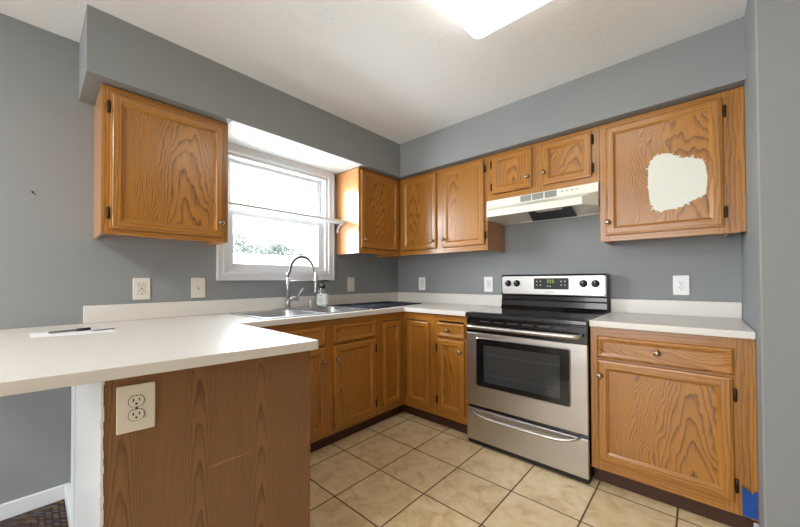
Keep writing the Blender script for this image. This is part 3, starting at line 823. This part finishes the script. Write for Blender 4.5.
# ------------------------------------------------------------------ range hood
hd_ = thing('range_hood', 'cream white under-cabinet range hood above the stove', 'range hood', (X1, 0, 0))
hw = X2-X1
def hood_loop(bm, xa, xb, y, z): return [bm.verts.new((xa, y, z)), bm.verts.new((xb, y, z))]
bm = NB()
prof = [(0.003, hw-0.003, -0.3125, 1.757), (0.003, hw-0.003, -0.330, 1.756), (0.003, hw-0.003, -0.336, 1.700), (0.068, hw-0.068, -0.446, 1.657), (0.068, hw-0.068, -0.452, 1.650), (0.068, hw-0.068, -0.450, 1.607), (0.072, hw-0.072, -0.440, 1.607)]
Ls = [hood_loop(bm, *p) for p in prof]
for p, q in zip(Ls, Ls[1:]): bm.faces.new((p[0], p[1], q[1], q[0]))
for s in (0, 1):                                    # side walls: chamfered front, straight run to the wall
    xs_ = 0.003 if s == 0 else hw-0.003
    a = bm.verts.new((xs_, -0.336, 1.607)); b = bm.verts.new((xs_, -0.002, 1.607)); c = bm.verts.new((xs_, -0.002, 1.757))
    bm.faces.new((Ls[2][s], Ls[3][s], Ls[4][s], Ls[5][s], a))
    bm.faces.new((Ls[0][s], Ls[1][s], Ls[2][s], a, b, c))
bm.faces.new([bm.verts.new(p) for p in ((0.003, -0.002, 1.757), (hw-0.003, -0.002, 1.757), (hw-0.003, -0.3125, 1.757), (0.003, -0.3125, 1.757))])
# underside: rim, then a raised pan
rim_o = [(0.003, -0.002), (0.003, -0.336), (0.068, -0.450), (hw-0.068, -0.450), (hw-0.003, -0.336), (hw-0.003, -0.002)]
rim_i = [(0.016, -0.016), (0.016, -0.330), (0.078, -0.438), (hw-0.078, -0.438), (hw-0.016, -0.330), (hw-0.016, -0.016)]
pan = [(0.235, -0.020), (0.235, -0.40), (0.26, -0.42), (0.58, -0.42), (0.585, -0.40), (0.585, -0.020)]
def hl(poly, z): return [bm.verts.new((x, y, z)) for x, y in poly]
A1, A2, A3 = hl(rim_o, 1.607), hl(rim_i, 1.607), hl(pan, 1.615)
for v_, z_ in zip(A3, (1.6155, 1.662, 1.662, 1.662, 1.662, 1.6155)): v_.co.z = z_
for p, q in ((A1, A2), (A2, A3)):
    for k in range(6): bm.faces.new((p[k], p[(k+1) % 6], q[(k+1) % 6], q[k]))
bm.faces.new(A3)
hs = obj('shell', bm, M['hood'], hd_)
fb = NB()
fv = [[fb.verts.new((x, y, z+d_)) for x, y, z in ((0.245, -0.022, 1.6085), (0.565, -0.022, 1.6085), (0.612, -0.434, 1.640), (0.345, -0.434, 1.640))] for d_ in (0, 0.006)]
fb.faces.new(fv[0]); fb.faces.new(fv[1])
for k in range(4): fb.faces.new((fv[0][k], fv[0][(k+1) % 4], fv[1][(k+1) % 4], fv[1][k]))
obj('filter', fb, plain('dark_mesh_filter', srgb(58, 60, 66), 0.45, 0.7, var=0.5, vscale=160), hd_, bevel=0.002)
obj('lamp_lens', boxes((0.395, 0.560, -0.432, -0.350, 1.609, 1.632)), plain('frosted_lens', srgb(226, 222, 210), 0.4), hd_, bevel=0.008)
bm = NB()
for x0_ in (0.270, 0.355, 0.441):
    for k in range(9): add_box(bm, x0_, x0_+0.074, -0.3385, -0.331, 1.709+k*0.0045, 1.7118+k*0.0045)
    add_box(bm, x0_, x0_+0.074, -0.3362, -0.331, 1.707, 1.7505)
obj('vent_grille', bm, M['grille'], hd_)
bm = NB()
for x0_ in (0.545, 0.575, 0.605, 0.635): add_box(bm, x0_, x0_+0.013, -0.3365, -0.3315, 1.731, 1.737)
obj('switch_marks', bm, M['grille'], hd_)

# ------------------------------------------------------------------ outlets and switches (local: x across, -y to the room)
def plate(name, label, cat, loc, rotz, w, h, mat, kind, mat2=None):
    t = thing(name, label, cat, loc, rotz, 'wall plates')
    bm = NB(); add_prism(bm, rrect(-w/2, w/2, -h/2, h/2, 0.004, 3), -0.006, -0.0003, 'y')
    obj('cover_plate', bm, mat, t, bevel=0.0022)
    m2 = mat2 or mat
    if kind == 'duplex':
        for zc in (0.0195, -0.0195):
            bm = NB()
            pts = [(0.0175*math.cos(a), max(-0.0150, min(0.0150, 0.0175*math.sin(a)))) for a in [2*PI*k/28 for k in range(28)]]
            gp = NB(); add_prism(gp, [(x*1.09, z*1.09) for x, z in pts], -0.0064, -0.0060, 'y'); gpo = gp
            add_prism(bm, pts, -0.0085, -0.0062, 'y')
            so = obj('socket', bm, m2, t, loc=(0, 0, zc), bevel=0.0006)
            obj('socket_gap', gpo, M['slot'], so)
            bm = NB()
            add_box(bm, -0.0085, -0.0055, -0.0088, -0.0083, -0.001, 0.0085); add_box(bm, 0.0055, 0.0082, -0.0088, -0.0083, 0.000, 0.0080)
            add_prism(bm, [(0.003*math.cos(a), -0.007+0.003*math.sin(a)) for a in [2*PI*k/12 for k in range(12)]], -0.0088, -0.0083, 'y')
            obj('slots', bm, M['slot'], so)
        bm = NB(); add_lathe(bm, [(0.0, 0.0), (0.003, 0.0), (0.003, 0.001), (0.0, 0.0015)], axis='y', seg=10); obj('screw', bm, M['steel_dark'], t, loc=(0, -0.0062, 0))
    elif kind == 'decora':
        ins = obj('insert', boxes((-0.0165, 0.0165, -0.0080, -0.0062, -0.033, 0.033)), m2, t, bevel=0.0012)
        for zc in (0.018, -0.018):
            bm = NB()
            add_box(bm, -0.0075, -0.005, -0.0086, -0.0081, zc-0.001, zc+0.007); add_box(bm, 0.005, 0.0075, -0.0086, -0.0081, zc-0.001, zc+0.007)
            add_box(bm, -0.002, 0.002, -0.0086, -0.0081, zc-0.009, zc-0.005)
            obj('slots', bm, M['slot'], ins)
        obj('test_button', boxes((-0.006, -0.001, -0.0092, -0.0081, -0.004, 0.004)), M['print'], ins); obj('reset_button', boxes((0.001, 0.006, -0.0092, -0.0081, -0.004, 0.004)), M['print'], ins)
    elif kind == 'rocker':
        bm = NB(); add_prism(bm, [(-0.0062, -0.033), (-0.0105, -0.033), (-0.0072, 0.033), (-0.0062, 0.033)], -0.0165, 0.0165, 'x')
        obj('rocker', bm, m2, t, bevel=0.0008)
    elif kind == 'toggle':
        bm = NB(); add_box(bm, -0.005, 0.005, -0.0070, -0.0061, -0.012, 0.012); obj('toggle_collar', bm, M['grille'], t)
        bm = NB(); add_prism(bm, [(-0.0071, -0.004), (-0.018, 0.006), (-0.017, 0.011), (-0.0071, 0.006)], -0.0035, 0.0035, 'x'); obj('toggle', bm, m2, t, bevel=0.0006)
    return t
plate('electrical_outlet', 'cream duplex outlet on the left wall below the hanging cabinet', 'outlet', (0, -2.300, 1.097), R90, 0.085, 0.130, M['cream'], 'duplex')
plate('light_switch', 'cream toggle switch on the wall left of the window', 'switch', (0, -1.995, 1.097), R90, 0.085, 0.132, M['cream'], 'toggle')
plate('light_switch', 'cream rocker switch on the wall right of the window', 'switch', (0, -0.675, 1.103), R90, 0.086, 0.135, M['cream'], 'rocker')
plate('electrical_outlet', 'white outlet on the stove wall nearest the room corner', 'outlet', (0.341, 0, 1.104), 0, 0.086, 0.134, M['white_plastic'], 'duplex')
plate('electrical_outlet', 'white outlet on the stove wall just left of the range', 'outlet', (1.083, 0, 1.102), 0, 0.082, 0.134, M['white_plastic'], 'duplex')
plate('electrical_outlet', 'white outlet with test buttons on the wall right of the range', 'outlet', (2.375, 0, 1.103), 0, 0.078, 0.122, M['white_plastic'], 'decora')
px_, py_ = 1.270+0.0, -2.540
plate('electrical_outlet', 'large cream outlet on the brown peninsula end panel', 'outlet', (1.2718, -2.540, 0.782), ang, 0.088, 0.132, M['cream'], 'duplex')

# ------------------------------------------------------------------ window shelf
sh = thing('window_shelf', 'narrow white shelf spanning the window between two wall cabinets', 'shelf')
obj('board', boxes((0.028, 0.154, -1.922, -0.848, 1.655, 1.673)), M['white_trim'], sh, bevel=0.003)
for yb_ in (-1.912, -0.868):
    bm = NB(); out = []; inn = []
    for k in range(9):
        a = PI/2*k/8
        out.append((0.118-0.090*math.cos(a), 1.572+0.082*math.sin(a)))
        inn.append((0.118-0.076*math.cos(a), 1.572+0.070*math.sin(a)))
    pol = [(0.027, 1.572)]+out+inn[::-1]
    lo = [bm.verts.new((x, yb_, z)) for x, z in out+inn[::-1]]; hi = [bm.verts.new((x, yb_+0.016, z)) for x, z in out+inn[::-1]]
    nn = len(out)
    for k in range(nn-1):
        for L_ in (lo, hi): bm.faces.new((L_[k], L_[k+1], L_[2*nn-2-k], L_[2*nn-1-k]))
    for k in range(2*nn): bm.faces.new((lo[k], lo[(k+1) % (2*nn)], hi[(k+1) % (2*nn)], hi[k]))
    obj('bracket', bm, M['white_trim'], sh)

# ------------------------------------------------------------------ ceiling light, tape, nail, rug
lx0, lx1, ly0, ly1 = 1.645, 2.255, -1.850, -1.237
cl = thing('ceiling_light', 'square glowing flush ceiling light with rounded corners', 'ceiling light', ((lx0+lx1)/2, (ly0+ly1)/2, H))
hx, hy = (lx1-lx0)/2, (ly1-ly0)/2
bm = NB(); add_prism(bm, rrect(-hx+0.03, hx-0.03, -hy+0.03, hy-0.03, 0.02), -0.022, -0.0005); obj('base_pan', bm, M['white_trim'], cl)
bm = NB()
rings = [[bm.verts.new((x, y, z)) for x, y in rrect(-hx+i, hx-i, -hy+i, hy-i, r, 6)] for z, i, r in ((-0.012, 0.008, 0.035), (-0.05, 0.0, 0.038), (-0.092, 0.002, 0.038), (-0.099, 0.008, 0.036))]
for p, q in zip(rings, rings[1:]):
    for k in range(len(p)): bm.faces.new((p[k], p[(k+1) % len(p)], q[(k+1) % len(q)], q[k])).smooth = True
bm.faces.new(rings[-1])
obj('diffuser', bm, M['diffuser'], cl)

bm = NB()
add_prism(bm, [(0.0, 0.0), (0.047, 0.0), (0.047, 0.118), (0.040, 0.124), (0.033, 0.104), (0.020, 0.113), (0.008, 0.122), (0.0, 0.126)], -0.0012, 0.0, 'y')
tag(obj('masking_tape', bm, M['tape'], loc=(XR-0.0495, BF-0.0083, 0.100)), 'strip of blue masking tape stuck low on the cabinet beside the side wall', 'tape')
bm = NB(); add_lathe(bm, [(0.0, 0.0), (0.004, 0.0), (0.0045, 0.003), (0.0, 0.004)], axis='x', seg=10); add_tube(bm, [(0.002, 0.004, -0.006), (0.004, 0.012, -0.013)], 0.0015, 6)
tag(obj('nail', bm, M['slot'], loc=(0.0002, -2.746, 1.592)), 'small dark nail in the grey wall left of the hanging cabinet', 'nail')
bm = NB(); add_box(bm, 0, 1.5, -1.9, 0, 0, 0.012)
tag(obj('braided_rug', bm, M['rug'], loc=(0.015, -2.6235, 0.0005), bevel=0.004), 'dark multicoloured braided rug on the floor left of the peninsula', 'rug')

# ------------------------------------------------------------------ outside the window
bm = NB()
vs = [bm.verts.new(p) for p in ((-0.6, -14, -0.4), (-0.6, 20, -0.4), (-11, 26, 2.25), (-11, -14, 2.25), (-30, 40, 1.9), (-30, -20, 1.9))]
bm.faces.new((vs[0], vs[1], vs[2], vs[3])); bm.faces.new((vs[3], vs[2], vs[4], vs[5]))
structure('ground_outside', bm, M['grass'])
def tree(label, x, y, h, w, n):
    zb = 1.90
    t = thing('tree', label, 'tree', (x, y, zb-0.05), 0, 'trees outside the window')
    bm = NB(); add_tube(bm, [(0, 0, 0), (0.02, 0.02, h*0.35), (0, 0, h*0.7)], [0.09, 0.07, 0.03], 7)
    obj('trunk', bm, M['bark'], t)
    bm = NB()
    cl_ = [(random.uniform(-w, w)*0.7, random.uniform(-w, w)*0.7, h*random.uniform(0.35, 0.80), w*random.uniform(0.35, 0.6)) for _ in range(9)]
    for k in range(n):
        cx_, cy_, cz_, cr_ = random.choice(cl_)
        v = Vector((random.gauss(0, 1), random.gauss(0, 1), random.gauss(0, 1))).normalized()*cr_*random.uniform(0.6, 1.0)
        c = Vector((cx_, cy_, cz_))+v
        a = Vector((random.gauss(0, 1), random.gauss(0, 1), random.gauss(0, 1))).normalized(); b = a.orthogonal().normalized()
        s = random.uniform(0.035, 0.07)
        bm.faces.new([bm.verts.new(c+q) for q in (a*s, b*s*0.6, -a*s, -b*s*0.6)])
    obj('foliage', bm, M['leaf'], t)
tree('tallest pale tree outside, leftmost through the lower window pane', -12.0, 3.40, 1.45, 0.75, 900)
tree('pale tree outside, second from the left through the lower window pane', -13.9, 5.15, 1.25, 0.70, 700)
tree('pale tree outside, third from the left through the lower window pane', -12.0, 5.20, 1.20, 0.60, 700)
tree('smallest pale tree outside, rightmost through the lower window pane', -13.6, 7.40, 0.95, 0.55, 500)
